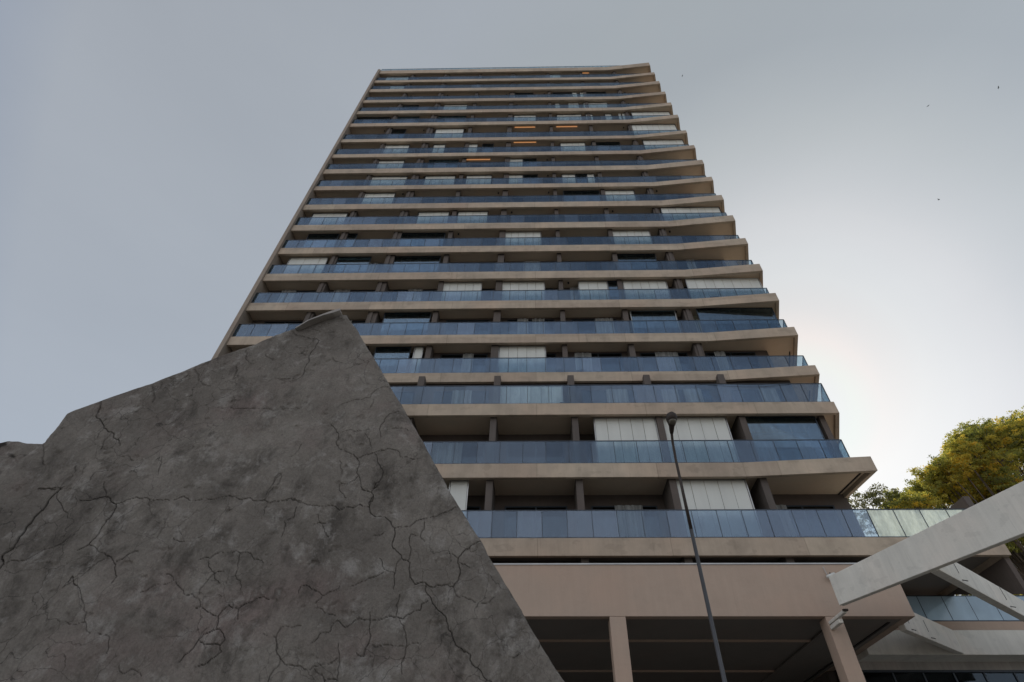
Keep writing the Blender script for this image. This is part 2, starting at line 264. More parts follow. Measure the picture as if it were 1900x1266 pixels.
CR = [[4.3,[-3.499,3.589,-3.522,3.55,-3.541,3.506,-3.535,3.425,-3.562,3.353,-3.553,3.305,-3.557,3.236,-3.555,3.168,-3.571,3.113,-3.595,3.07,-3.562,3.038,-3.546,2.986]],[2.6,[-3.53,3.563,-3.598,3.576,-3.682,3.577]],[2,[-3.516,3.55,-3.448,3.462,-3.381,3.4,-3.309,3.34]],[1.3,[-3.547,3.017,-3.422,3.038,-3.342,3.113,-3.235,3.167,-3.215,3.224]],[2.6,[-3.328,3.474,-3.265,3.476,-3.2,3.483,-3.136,3.504,-3.081,3.479,-3.019,3.448,-3.006,3.387,-3.026,3.321,-3.029,3.257,-3.031,3.195,-3.049,3.15,-3.103,3.112]],[1.2,[-3.049,3.15,-2.93,3.095,-2.868,3.053,-2.951,2.985,-2.999,2.924,-3.055,2.864]],[2,[-2.883,3.079,-2.819,3.037,-2.766,3.052,-2.724,3.095,-2.669,3.103]],[2.2,[-2.819,3.037,-2.782,2.984,-2.748,2.943,-2.754,2.898]],[2.4,[-3.038,2.903,-3.034,2.939,-3.001,2.893,-2.964,2.883]],[1.3,[-2.958,2.873,-2.908,2.825,-2.869,2.777,-2.81,2.72,-2.792,2.666,-2.703,2.599,-2.642,2.594,-2.584,2.577,-2.555,2.492]],[1,[-2.976,2.675,-2.911,2.666,-2.853,2.652,-2.789,2.661]],[1.6,[-3.019,3.448,-2.956,3.485,-2.907,3.503,-2.819,3.491,-2.731,3.478,-2.607,3.483,-2.559,3.506,-2.485,3.471,-2.422,3.485,-2.351,3.483,-2.299,3.497,-2.223,3.51,-2.143,3.482,-2.09,3.497,-2.013,3.475,-1.927,3.459,-1.859,3.462,-1.775,3.487,-1.686,3.458]],[1.1,[-1.965,3.469,-1.952,3.531,-1.935,3.582]],[1.1,[-1.931,3.438,-1.926,3.359]],[1,[-2.804,3.484,-2.761,3.41,-2.716,3.356]],[1.6,[-2.491,3.193,-2.45,3.177,-2.404,3.171]],[1.6,[-2.25,3.046,-2.18,3.057,-2.123,3.099,-2.028,3.104,-1.938,3.094,-1.878,3.046,-1.806,3.024]],[1.8,[-2.182,3.035,-2.134,2.973,-2.1,2.942,-2.05,2.897]],[1.8,[-2.109,2.953,-2.048,2.968]],[1,[-2.112,2.948,-2.141,2.893,-2.152,2.824]],[1.4,[-2.423,2.953,-2.357,2.913,-2.28,2.858,-2.243,2.824,-2.189,2.829,-2.141,2.8,-2.11,2.753]],[2.2,[-2.136,2.743,-2.098,2.748,-2.036,2.72,-1.976,2.697,-1.961,2.666,-1.951,2.625,-1.98,2.612,-2.023,2.599,-2.038,2.568,-2.059,2.509,-2.101,2.446]],[1.9,[-1.976,2.697,-1.962,2.734,-1.933,2.762,-1.864,2.739,-1.835,2.767,-1.767,2.8,-1.684,2.795]],[1.5,[-1.864,2.739,-1.846,2.679]],[2,[-1.951,2.625,-1.908,2.603,-1.878,2.564,-1.894,2.534,-1.95,2.543,-2.028,2.555]],[2.2,[-1.894,2.534,-1.871,2.501,-1.916,2.463,-1.949,2.43,-1.992,2.422]],[1,[-2.042,2.577,-2.017,2.63]],[1.2,[-1.572,2.582,-1.554,2.543,-1.543,2.497,-1.51,2.467,-1.503,2.435,-1.54,2.379,-1.542,2.347]],[1,[-1.655,2.599,-1.61,2.582,-1.571,2.58,-1.559,2.63,-1.436,2.639]],[1.4,[-1.708,3.419,-1.704,3.335,-1.762,3.306,-1.741,3.277,-1.748,3.197]],[1,[-1.99,3.088,-1.964,2.994,-1.964,2.942,-1.921,2.912,-1.899,2.853]],[1.2,[-2.544,2.834,-2.506,2.839,-2.487,2.863,-2.425,2.883,-2.362,2.903]],[1,[-2.445,2.43,-2.401,2.385,-2.368,2.41,-2.284,2.374]],[1.3,[-1.918,3.456,-1.853,3.468,-1.779,3.487,-1.687,3.449,-1.578,3.43,-1.465,3.432]],[2.2,[-1.465,3.432,-1.399,3.396,-1.325,3.417,-1.261,3.435,-1.188,3.417,-1.153,3.357,-1.095,3.345,-1.041,3.327,-1.005,3.28,-0.973,3.229,-0.974,3.173,-0.97,3.124,-0.903,3.075,-0.881,3.038,-0.836,3.023,-0.825,2.951,-0.784,2.886,-0.713,2.891,-0.664,2.866,-0.585,2.879,-0.533,2.871,-0.506,2.91,-0.509,2.991,-0.52,3.054,-0.492,3.096,-0.422,3.15,-0.376,3.177]],[2.0,[-1.188,3.417,-1.193,3.466,-1.178,3.503,-1.202,3.535,-1.25,3.541,-1.276,3.554]],[1.6,[-1.202,3.535,-1.186,3.566,-1.156,3.592]],[1.8,[-0.979,3.263,-0.914,3.268,-0.853,3.297,-0.802,3.326,-0.715,3.344,-0.652,3.379,-0.556,3.427]],[1.3,[-0.783,3.309,-0.775,3.257,-0.793,3.228,-0.787,3.189,-0.756,3.162]],[1.2,[-0.862,3.217,-0.846,3.118,-0.849,3.033]],[1,[-0.857,3.217,-0.812,3.208]],[1.6,[-1.047,3.054,-1.017,3.007,-0.967,2.966,-0.923,2.951,-0.921,2.911,-0.915,2.852]],[1.2,[-0.923,2.951,-0.924,3.013,-0.899,3.054]],[1.3,[-0.998,2.966,-1.053,2.931,-1.12,2.906,-1.194,2.872]],[1.5,[-1.26,2.872,-1.27,2.852,-1.317,2.838,-1.356,2.814,-1.41,2.843,-1.51,2.872,-1.514,2.833]],[1.2,[-1.356,2.814,-1.389,2.771]],[1.4,[-1.374,2.752,-1.326,2.725,-1.281,2.704,-1.23,2.697]],[1.8,[-1.249,2.656,-1.212,2.666,-1.165,2.63,-1.124,2.661,-1.095,2.683,-1.029,2.674,-0.943,2.683,-0.867,2.692,-0.825,2.679,-0.772,2.715,-0.725,2.729,-0.721,2.766,-0.683,2.785]],[1.5,[-1.348,2.543,-1.31,2.595,-1.251,2.608,-1.247,2.648]],[1.5,[-1.034,2.72,-1.02,2.656,-1.0,2.586,-1.009,2.535,-1.019,2.476,-1.065,2.493]],[1.2,[-0.844,2.674,-0.791,2.595,-0.777,2.535,-0.779,2.493,-0.791,2.452,-0.78,2.388]],[1.1,[-1.0,2.539,-0.932,2.53,-0.877,2.539,-0.78,2.526,-0.698,2.543]],[2,[-0.713,2.891,-0.694,2.823,-0.651,2.766,-0.601,2.72,-0.558,2.683,-0.541,2.621,-0.501,2.561,-0.439,2.502,-0.396,2.489,-0.383,2.436,-0.314,2.376,-0.263,2.348]],[1.3,[-0.533,2.871,-0.507,2.813,-0.435,2.794,-0.384,2.775,-0.305,2.775,-0.267,2.808]],[1.5,[-0.618,3.08,-0.565,3.08,-0.52,3.048]],[1.8,[-0.512,3.022,-0.474,3.012,-0.442,2.991]],[1.3,[-0.87,2.823,-0.878,2.757,-0.871,2.692]],[1.4,[-1.574,2.577,-1.535,2.492,-1.501,2.459,-1.44,2.431,-1.384,2.429,-1.322,2.407,-1.295,2.427,-1.237,2.435,-1.171,2.468]],[1.1,[-1.186,2.543,-1.16,2.46,-1.145,2.363]],[1.4,[-1.291,2.411,-1.241,2.383,-1.213,2.346]],[1.8,[-1.215,2.356,-1.171,2.362,-1.133,2.352]],[1.1,[-1.535,3.358,-1.507,3.299,-1.455,3.23,-1.413,3.196]],[1.4,[-1.554,3.288,-1.509,3.305,-1.468,3.297]],[1,[-1.133,3.207,-1.078,3.209,-1.041,3.24]],[1.2,[-0.0,2.518,0.009,2.544,0.028,2.552]],[1,[-0.149,2.469,-0.103,2.493]],[2.6,[-3.69,4.398,-3.652,4.312,-3.633,4.229,-3.557,4.179,-3.5,4.115,-3.412,4.075,-3.32,4.005,-3.274,3.944]],[1.4,[-3.553,4.171,-3.529,4.212]],[1.2,[-3.407,4.067,-3.429,3.99,-3.414,3.908]],[1.3,[-3.5,4.115,-3.499,4.021]],[1.8,[-3.336,4.574,-3.279,4.483,-3.242,4.429,-3.236,4.377]],[1.6,[-3.031,4.749,-2.964,4.663,-2.909,4.588,-2.815,4.551]],[1.3,[-2.678,4.775,-2.647,4.679,-2.647,4.623]],[1.5,[-2.656,4.322,-2.554,4.321,-2.467,4.307,-2.355,4.299,-2.248,4.302,-2.11,4.292,-1.942,4.299]],[1.8,[-3.516,3.771,-3.488,3.715,-3.494,3.673,-3.518,3.633,-3.521,3.579]],[2.2,[-3.682,3.567,-3.606,3.58,-3.533,3.58,-3.5,3.566]],[1.5,[-3.212,3.631,-3.16,3.552,-3.137,3.5]],[1.5,[-3.217,3.841,-3.162,3.855,-3.113,3.811,-3.029,3.818]],[1.4,[-3.889,3.947,-3.843,3.888,-3.761,3.772]],[1.5,[-2.471,4.932,-2.424,4.881,-2.376,4.87]],[1.2,[-2.666,4.975,-2.628,4.873,-2.531,4.813]],[1.3,[-2.924,3.81,-2.888,3.839,-2.857,3.725,-2.842,3.684]],[1.2,[-1.967,3.508,-1.951,3.599,-1.911,3.693]],[1,[-2.282,4.638,-2.184,4.6,-2.07,4.599]],[1.1,[-3.082,4.608,-3.027,4.645]],[1.4,[-3.001,3.913,-2.939,3.942,-2.882,3.957]],[1.2,[-1.882,3.833,-1.835,3.95]],[2.2,[-2.31,5.227,-2.262,5.171,-2.186,5.149,-2.057,5.126,-2.027,5.104,-2.038,5.01,-2.059,4.928,-2.039,4.808,-2.039,4.711,-2.067,4.617,-2.235,4.61]],[1.2,[-2.167,5.292,-2.107,5.247,-2.054,5.224]],[1.5,[-1.838,4.875,-1.795,4.825,-1.733,4.809]],[1,[-2.149,4.929,-2.062,4.911]],[1.4,[-1.258,4.528,-1.326,4.52,-1.384,4.467,-1.399,4.406,-1.477,4.389,-1.626,4.331]],[1.8,[-1.655,4.134,-1.603,4.087,-1.565,4.04,-1.531,3.904,-1.448,3.874,-1.372,3.816,-1.246,3.866,-1.2,3.888,-1.14,3.902,-1.074,3.887,-1.039,3.829,-0.976,3.821,-0.889,3.817]],[1.8,[-1.372,3.816,-1.343,3.691,-1.297,3.623,-1.25,3.544,-1.185,3.518,-1.177,3.48,-1.188,3.422]],[1.7,[-1.246,3.866,-1.187,3.759,-1.145,3.703,-1.146,3.649,-1.193,3.557]],[1.3,[-1.361,4.046,-1.31,3.992,-1.282,3.917]],[1.3,[-1.224,4.007,-1.252,4.084,-1.228,4.163,-1.204,4.244,-1.129,4.268]],[1.2,[-1.452,3.597,-1.393,3.597,-1.341,3.63,-1.312,3.663]],[1.6,[-1.451,3.591,-1.397,3.519,-1.371,3.487]],[1.3,[-1.505,3.803,-1.475,3.732,-1.449,3.678]],[1.1,[-1.556,4.055,-1.405,4.07,-1.33,4.085]],[1.2,[-1.944,3.599,-1.928,3.693,-1.9,3.666,-1.908,3.599]],[1.1,[-1.375,4.295,-1.37,4.397]],[1,[-1.016,4.067,-1.2,4.084]]]

# ------------------------------------------------------------------ ground
g = MB(); g.poly([(-900, -900, 0), (900, -900, 0), (900, 900, 0), (-900, 900, 0)], [(0, 1, 2, 3)]); tag(g.build('ground', M['ground']), kind='structure')
g = MB(); g.poly([(-200, -14, .004), (200, -14, .004), (200, -3, .004), (-200, -3, .004)], [(0, 1, 2, 3)]); tag(g.build('road', M['asphalt']), kind='structure')

# ------------------------------------------------------------------ tower
tower = tag(empty('apartment_tower', (0, 22, 0)), 'tall beige apartment tower with stacked glass railed balconies flaring out at the right', 'building')
LF = -16.85
def zT(i): return LV[i][1]
def zB(i): return LV[i][2]
def zG(i): return LV[i][3]
def yF(i): return LV[i][0]
BACK = 36.0
def body_x(z): return 13.07 - (z-11)*.03
# main body (walls) lower and upper
b = MB()
def body_block(z0, z1, y, mb):
    xl = -16.86
    a, c = body_x(z0), body_x(z1)
    pts = [(xl, y, z0), (a, y, z0), (a, BACK, z0), (xl, BACK, z0), (xl, y, z1), (c, y, z1), (c, BACK, z1), (xl, BACK, z1)]
    mb.poly(pts, [(3, 2, 1, 0), (4, 5, 6, 7), (0, 1, 5, 4), (1, 2, 6, 5), (2, 3, 7, 6), (3, 0, 4, 7)])
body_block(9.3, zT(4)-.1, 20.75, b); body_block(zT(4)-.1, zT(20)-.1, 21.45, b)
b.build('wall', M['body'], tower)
# left end fin
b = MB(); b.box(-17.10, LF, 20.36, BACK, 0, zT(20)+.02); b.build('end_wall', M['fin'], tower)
# slabs
def outline(i):
    y = yF(i)
    if i == 1: return [(LF, y), (16.8, y), (16.8, 26.0), (LF, 26.0)], 1
    if i == 2: return [(LF, y), (8.36, y), (13.35, 18.58), (12.95, 22.0), (LF, 22.0)], 2
    if i == 3: return [(LF, y), (13.28, y), (14.15, 21.2), (14.6, 22.4), (LF, 22.4)], 1
    xc = 13.95-.091*(i-5); xk = 9.3-.12*max(0, i-9)
    return [(LF, y), (xk, y), (xc, y-.40), (xc+.42, y+.95), (xc+.95, y+2.6), (LF, y+2.6)], 2
def inset_front(pl, nf, t):
    """plan polygon moved in by t along its front and right edges"""
    n = len(pl); P = [Vector(p) for p in pl]
    def off(a, b):
        d = (b-a).normalized(); nn = Vector((-d.y, d.x)); return a+nn*t, b+nn*t
    lines = [off(P[k], P[k+1]) for k in range(n-2)]
    def isect(l1, l2):
        (a, b), (c, d) = l1, l2; r = b-a; s = d-c; k = r.x*s.y-r.y*s.x
        if abs(k) < 1e-6: return b
        u = ((c-a).x*s.y-(c-a).y*s.x)/k; return a+r*u
    q = [lines[0][0]]+[isect(lines[k], lines[k+1]) for k in range(len(lines)-1)]+[lines[-1][1]]
    return [tuple(v) for v in q]
for i in range(1, 21):
    pl, nf = outline(i); n = len(pl); T, Bz = zT(i), zB(i)
    ft = .17
    inn = inset_front(pl, nf, ft)
    s = MB()
    outer = pl[:n-1]                # front and right-hand edges
    for k in range(len(outer)-1):
        a, c = outer[k], outer[k+1]; ia, ic = inn[k], inn[k+1]
        s.prism([a, c, ic, ia], Bz, T)
    sl_ = s.build('balcony_slab', M['fascia'], tower, bevel=.012)
    d = MB()
    i2 = inset_front(pl, nf, ft+.003)
    poly = i2+[(i2[-1][0], pl[-1][1]), (LF+.01, pl[-1][1])]
    poly[0] = (LF+.01, poly[0][1])
    rec = .17 if i > 1 else .22
    # keep the plate out of the tower body: it ends on the wall
    yb = 21.44 if i >= 5 else (20.74 if i > 1 else 26.0)
    d.prism(poly, Bz+rec, T-.05)
    d.build('soffit', M['soffit'] if i > 1 else M['portico_ceiling'], sl_)
    # shadow gap and drip strip inside the right-hand edge
    gq = MB(); r1 = inset_front(pl, nf, ft+.16); r2 = inset_front(pl, nf, ft+.21)
    k = len(r1)-1
    gq.prism([r1[k-1], r1[k], r2[k], r2[k-1]], Bz+rec-.04, Bz+rec+.02)
    if i > 1: gq.build('drip_strip', M['groove'], sl_)

# glass railings
def railing(pts, z0, z1, parent, name='balcony_railing', pane=.96, gm='rail_glass'):
    fr = MB(); gl = MB(); h = z1-z0
    for (a, c) in zip(pts[:-1], pts[1:]):
        a = Vector(a); c = Vector(c); L = (c-a).length; d = (c-a)/L
        nn = max(1, round(L/pane)); st = L/nn
        fr.bar(a, c, .035, z1-.035, z1, 1)                    # top rail
        fr.bar(a, c, .03, z0, z0+.05, 1)                      # bottom channel
        for k in range(nn):
            p = a+d*(k*st+.012); q = a+d*((k+1)*st-.012)
            jit = random.uniform(-.004, .004)
            off_ = Vector((-d.y, d.x))*(.008+jit)
            gl.mi = random.choice((0, 0, 0, 1, 1, 2) if z0 > 11 else (2, 2, 2, 2, 0)) if gm == 'rail_glass' else 0; gl.bar(p+off_, q+off_, .012, z0+.05, z1-.036, 1)
        for k in range(nn+1):
            p = a+d*(k*st-.012); fr.bar(p+Vector((-d.y, d.x))*.004, p+d*.022+Vector((-d.y, d.x))*.004, .03, z0+.05, z1-.036, 1)
    o = fr.build(name, M['frame'], parent); gl.build('glass_pane', [M['rail_glass'], M['rail_glass_b'], M['rail_glass_c']] if gm == 'rail_glass' else M[gm], o); return o
for i in range(1, 21):
    y = yF(i)+.06
    if i == 1: pts = [(LF, y), (16.45, y), (16.5, 20.9)]
    elif i == 2: pts = [(LF, y), (12.84, y), (12.95, 20.7)]
    elif i == 3: pts = [(LF, y), (13.18, y), (13.95, 20.95)]
    else:
        xe = 13.9-.1*(i-5); pts = [(LF, y), (xe, y), (xe+.38, y+1.2)]
    zt = zG(i) if i < 20 else zT(i)+.62
    if i == 1:
        railing([(LF, y), (12.5, y)], zT(i)+.004, zt, tower); railing([(12.502, y), (16.45, y), (16.5, 20.3)], zT(i)+.004, zt, tower, gm='haze_painted_glass')
    else: railing(pts, zT(i)+.004, zt, tower)

# partition walls between the balconies
PX = [(-13.16, .42), (-9.47, .56), (-5.8, .30), (-2.21, .40), (1.58, .27), (5.19, .30), (8.77, .44)]
LX = [-13.05, -9.37, -5.66, -1.9, 1.72, 5.46, 9.10]
for (x, wd) in PX:
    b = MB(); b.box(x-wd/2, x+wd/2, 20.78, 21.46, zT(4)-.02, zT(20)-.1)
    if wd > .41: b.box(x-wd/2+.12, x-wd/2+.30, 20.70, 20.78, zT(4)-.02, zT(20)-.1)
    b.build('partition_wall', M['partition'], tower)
for x in LX:
    b = MB(); b.box(x-.14, x+.14, 19.25, 20.76, zT(1)-.02, zT(3)-.1); b.build('partition_wall', M['partition'], tower, bevel=.01)
    b = MB(); b.box(x*1.012-.16, x*1.012+.16, 20.22, 20.49, zT(3)-.04, zB(4)+.16)
    b.box(x*1.012-.16, x*1.012+.16, 20.491, 21.5, zT(3)-.04, zB(4)+.1); b.build('partition_wall', M['partition'], tower, bevel=.01)
# corner partition of the second storey and the small pillars over the portico
b = MB(); b.box(12.55, 12.8, 19.4, 20.8, zT(2)-.02, zB(3)+.15); b.build('partition_wall', M['partition'], tower)
for x in LX[3:]:
    b = MB(); b.box(x-.14, x+.14, 19.32, 20.0, 9.1, 9.75); b.build('small_pillar', M['partition'], tower)

# balcony doors: a frame, dark glass and now and then a curtain; drawn in front of the wall
def bays(i):
    xs = ([x for x in LX] if i < 4 else [p[0] for p in PX]); e = [-16.6]+xs+[12.75-.03*(zT(i)-11)]
    return list(zip(e[:-1], e[1:]))
rest_f = MB(); rest_g = MB(); count = 0
for i in range(1, 20):
    yb = 20.75 if i < 4 else 21.45
    for (a, c) in bays(i):
        z0 = zT(i)+.03; z1 = z0+2.12
        x0 = a+.55; x1 = c-.45
        if count < 96: fm, gm = MB(), MB()
        else: fm, gm = rest_f, rest_g
        fm.box(x0, x1, yb-.05, yb-.003, z1-.06, z1); fm.box(x0, x1, yb-.05, yb-.003, z0, z0+.06)
        for q in (x0, (x0+x1)/2-.03, x1-.06): fm.box(q, q+.06, yb-.052, yb-.003, z0+.061, z1-.061)
        gm.box(x0+.061, (x0+x1)/2-.032, yb-.03, yb-.02, z0+.062, z1-.062)
        gm.box((x0+x1)/2+.032, x1-.061, yb-.034, yb-.024, z0+.062, z1-.062)
        if count < 96:
            d = fm.build('balcony_door', M['frame'], tower); gm.build('door_pane', M['door_glass'], d)
            if i < 8 and random.random() < (.85 if i < 6 else .6):
                cu = MB(); L = x1-x0
                for _ in range(random.choice((1, 1, 2))):
                    u0 = x0+random.uniform(0, .55)*L; u1 = min(x1-.05, u0+random.uniform(.2, .42)*L)
                    n_ = max(6, int((u1-u0)/.07)); P = []
                    yc = yb-.12-random.random()*.03
                    for k in range(n_+1):
                        xx = u0+(u1-u0)*k/n_; yy = yc+.03*math.sin(k*1.7)+random.uniform(-.008, .008); P.append((xx, yy))
                    pts = [(x, y, z0+.02) for x, y in P]+[(x, y, z1-.03) for x, y in P]
                    cu.poly(pts, [(k, k+1, n_+2+k, n_+1+k) for k in range(n_)])
                cu.build('curtain', M['curtain'], d)
        count += 1
o = rest_f.build('balcony_door', M['frame'], tower); tag(o, kind='stuff'); rest_g.build('door_pane', M['door_glass'], o)

# balcony enclosures: glass screens with white blinds
def enclosure(i, kind, x0, x1, ya=None, ang=0):
    y = (yF(i)+.36) if ya is None else ya
    z0 = zT(i)+.02; z1 = zB(i+1)+.17-.07
    if i == 3: y = 20.45; x0 *= 1.056; x1 *= 1.056; z1 = 18.72
    if kind == 'p':
        b = MB(); b.box(x0, x1, y, y+.05, z0, z1); return b.build('awning_post', M['blind'], tower)
    fr = MB(); L = x1-x0
    fr.box(x0, x1, y, y+.05, z1-.05, z1); fr.box(x0, x1, y, y+.05, z0, z0+.05)
    fr.box(x0, x0+.045, y+.001, y+.049, z0+.05, z1-.05); fr.box(x1-.045, x1, y+.001, y+.049, z0+.05, z1-.05)
    o = fr.build('balcony_enclosure', M['alu'] if kind in 'wc' and i < 9 else M['frame'], tower)
    if kind in 'glc':
        gm = MB(); nn = max(1, round(L/.62)); st = (L-.1)/nn
        for k in range(nn): gm.box(x0+.05+k*st+.004, x0+.05+(k+1)*st-.004, y+.012, y+.022, z0+.05, z1-.05)
        gm.build('glass_pane', M['clear_glass'], o)
    if kind in 'wlc':
        bm = MB(); zl = z0+.05 if kind in 'wc' else z1-.3-random.random()*.3
        nn = max(1, round(L/.55)); st = (L-.1)/nn; yy = y+.027 if kind != 'c' else y+.2
        for k in range(nn):
            j = random.uniform(0, .012); zz_ = zl if (kind != 'w' or i < 6 or random.random() < .75) else zl+random.uniform(.0, .5)
            if kind == 'c':
                n_ = 9; a_ = x0+.05+k*st; P = [(a_+st*q/n_, yy+.035*math.sin(q*1.4+k)) for q in range(n_+1)]
                bm.poly([(x, y_, zl) for x, y_ in P]+[(x, y_, z1-.1) for x, y_ in P], [(q, q+1, n_+2+q, n_+1+q) for q in range(n_)])
            else: bm.box(x0+.05+k*st+.007, x0+.05+(k+1)*st-.007, yy+j, yy+j+.006, zz_, z1-.05)
        bm.build('blind', M['curtain'] if kind == 'c' else M['blind'], o)
    return o
for i, k, x0, x1 in ENC: enclosure(i, k, x0, x1)
for i, x0, x1 in ((6, 9.2, 13.7), (9, 9.06, 13.33), (14, 8.68, 12.83), (15, 9.18, 12.81), (13, 9.38, 12.88)):
    enclosure(i, 'w', x0, x1, 20.72)
enclosure(5, 'g', 9.28, 13.67, 20.72)
# pale wall behind the corner glass of the fifth storey
b = MB(); b.box(9.25, 13.9, 21.40, 21.44, zT(5)+.02, zB(6)+.15); b.build('panelled_wall', M['cream'], tower)

# lit ceiling strips
for i, xa, ya, xb, yb in LIGHTS:
    z = zB(i+1)+.165
    b = MB(); b.box(xa+.15, xb-.15, ya-.03, ya+.03, z-.04, z-.003); b.build('ceiling_light', M['lamp'], tower)
# round drain outlets under the soffits
for i in range(5, 19):
    for (x, wd) in PX:
        if random.random() < .45:
            zz_ = zB(i+1)+.17; b = MB(); xx = x+random.choice((-1, 1))*(.35+wd/2)
            b.tube([(xx, 21.0, zz_-.12), (xx, 21.0, zz_+.01)], .055, 10); b.build('drain_outlet', M['bead'], tower)

# roof parapet edge
b = MB(); b.box(LF, 12.0, 21.4, BACK, zT(20)-.09, zT(20)+.25); b.build('roof', M['body'], tower)

# ---- portico under the tower
PB, PT = 7.51, 9.20
b = MB()
b.box(-17, 12.35, 18.9, 19.2, PB, PT); b.box(12.05, 12.35, 19.2, 30, PB, PT)
b.build('portico_wall', M['plaster'], tower, bevel=.015)
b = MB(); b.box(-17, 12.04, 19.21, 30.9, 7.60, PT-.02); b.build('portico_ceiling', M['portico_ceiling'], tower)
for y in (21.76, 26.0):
    b = MB(); b.box(-17, 12.04, y-.03, y+.03, PB+.02, 7.599); b.build('ceiling_rib', M['plaster'], tower)
b = MB(); b.box(9.97, 12.04, 19.21, 29, PB+.01, PB+.06); b.build('portico_soffit', M['portico_ceiling'], tower)
b = MB(); b.box(11.72, 11.80, 19.5, 29, PB-.02, PB+.009); b.build('drip_strip', M['groove'], tower)
for x in (-11.8, -4.72, 2.365, 9.417):
    b = MB(); b.box(x, x+.53, 18.903, 19.45, 0, PB-.002); b.build('column', M['plaster'], tower, bevel=.02)
b = MB(); b.box(-17.1, 26, 31, 31.3, 0, 8.2); b.build('portico_back_wall', M['body'], tower)
b = MB(); b.box(-17.1, 12.2, 20.02, 20.4, 9.22, 9.77); b.build('recess_wall', M['body'], tower)
b = MB(); b.box(-17, 12.34, 18.87, 18.90, PT-.002, PT+.045); b.build('coping', M['alu'], tower)

b = MB(); b.box(12.06, 12.34, 25.7, 30.98, 0, PB-.03); b.build('wall', M['body'], tower)
# ---- lower wing at the right
b = MB(); b.box(12.36, 30, 22.74, 25.9, 8.218, 8.525); ws = b.build('balcony_slab', M['plaster'], tower)
railing([(12.36, 22.78), (29, 22.78)], 8.53, 9.51, tower, pane=1.0, gm='sky_painted_glass')
for x in (13.9, 14.9, 15.0, 16.0):
    b = MB(); b.box(x, x+.05, 25.4, 25.45, 8.53, 9.76); b.build('door_frame', M['alu'], tower)
b = MB(); b.box(12.36, 16.6, 25.6, 25.9, 9.51, 9.77); b.build('wall', M['body'], tower)
b = MB(); b.poly([(x, y, z) for x in (16.62, 16.8) for y, z in ((19.18, 8.3), (22.7, 9.50), (26.0, 9.50), (26.0, 9.555), (19.18, 9.555))], [(0, 1, 2, 3, 4), (9, 8, 7, 6, 5), (0, 5, 6, 1), (1, 6, 7, 2), (2, 7, 8, 3), (3, 8, 9, 4), (4, 9, 5, 0)]); b.build('end_wall', M['body'], tower)
b = MB(); b.box(12.36, 30, 26.1, 26.4, 0, 9.5); b.build('wall', M['body'], tower)
b = MB(); b.box(13.05, 16.54, 19.4, 25.9, zT(1)-.049, zT(1)-.02); b.build('terrace_floor', M['tile'], tower)
b = MB(); b.box(13.2, 13.5, 22.9, 23.9, 8.53, 9.77); b.build('partition_wall', M['partition'], tower)
b = MB(); b.box(16.55, 16.79, 19.22, 20.3, zT(1)+.004, 11.95); b.build('terrace_end_wall', M['partition'], tower)
b = MB(); b.box(12.36, 26, 23.59, 23.9, 7.07, 7.346); b.build('lintel_band', M['band'], tower)
fr = MB(); gl = MB()
for k in range(12):
    x = 12.4+k*1.15; fr.box(x, x+.06, 23.66, 23.74, 0, 7.0); gl.box(x+.062, x+1.148, 23.70, 23.712, 0, 7.0)
fr.box(12.36, 26.2, 23.62, 23.76, 7.0, 7.068)
fo = fr.build('shopfront', M['frame'], tower); gl.build('glass_pane', M['door_glass'], fo)
b = MB(); b.box(12.36, 26, 25.5, 25.6, 0, 7.3); b.build('wall', M['body'], tower)

# ------------------------------------------------------------------ pergola
per = tag(empty('concrete_pergola', (11, 17, 0)), 'pale grey concrete pergola with crossing beams bolted to the corner of the portico', 'pergola')
ZB_ = 7.346
def beam(a, c, t, zt0, zt1, side=1):
    a = Vector(a); c = Vector(c); d = (c-a).normalized(); nn = Vector((-d.y, d.x))*t*side
    b = MB(); b.prism([tuple(a), tuple(c), tuple(c+nn), tuple(a+nn)], ZB_, 0, [zt0, zt1, zt1, zt0]); return b.build('beam', M['beam'], per, bevel=.015)
A0 = Vector((9.20, 17.37)); A1 = Vector((11.63, 12.458)); dA = (A1-A0)
beam(A0, A0+dA*2.3, .19, 8.20, 8.62)
B0 = Vector((10.817, 14.679)); B1 = Vector((15.378, 18.339)); beam(B0+(B1-B0).normalized()*.02, B0+(B1-B0)*1.7, .24, 8.03, 8.05)
C0 = Vector((12.056, 19.453)); C1 = Vector((15.909, 22.575)); dC = (C1-C0).normalized(); beam(C0+dC*.42, C1-dC*.02, .22, 8.172, 8.172)
b = MB(); b.box(12.36, 30, 22.58, 22.72, ZB_-.017, 8.17); b.box(12.36, 30, 22.72, 23.58, ZB_-.012, ZB_+.2); b.build('beam', M['beam'], per, bevel=.01)
b = MB(); b.box(9.44, 9.56, 17.75, 18.9, 7.25, 7.343); b.box(9.44, 9.58, 18.2, 18.9, 7.10, 7.22); b.build('corbel', M['beam'], per, bevel=.02)
b = MB(); b.box(9.43, 9.58, 17.66, 17.745, 7.29, 7.342)
b.build('bearing_plate', M['darkpost'], per)
def spout(o, d, t):
    p = Vector(o)+Vector(d)*t; n_ = Vector((d[1], -d[0])); q = p+n_*.12
    b = MB(); b.tube([(p.x-n_.x*.02, p.y-n_.y*.02, ZB_+.1), (q.x, q.y, ZB_+.03)], .014, 8)
    b.tube([(p.x+n_.x*.012, p.y+n_.y*.012, 8.0), (p.x+n_.x*.012, p.y+n_.y*.012, 7.62)], .007, 6)
    b.build('drain_spout', M['post'], per)
dB = (B1-B0).normalized()
spout(B0, dB, 1.5); spout(B0, dB, 4.9); spout(C0, dC, .85); spout(C0, dC, 2.3)
# post that carries the far end, out of the picture
b = MB(); b.box(14.6, 15.0, 6.2, 6.6, 0, ZB_-.002); b.build('post', M['beam'], per)

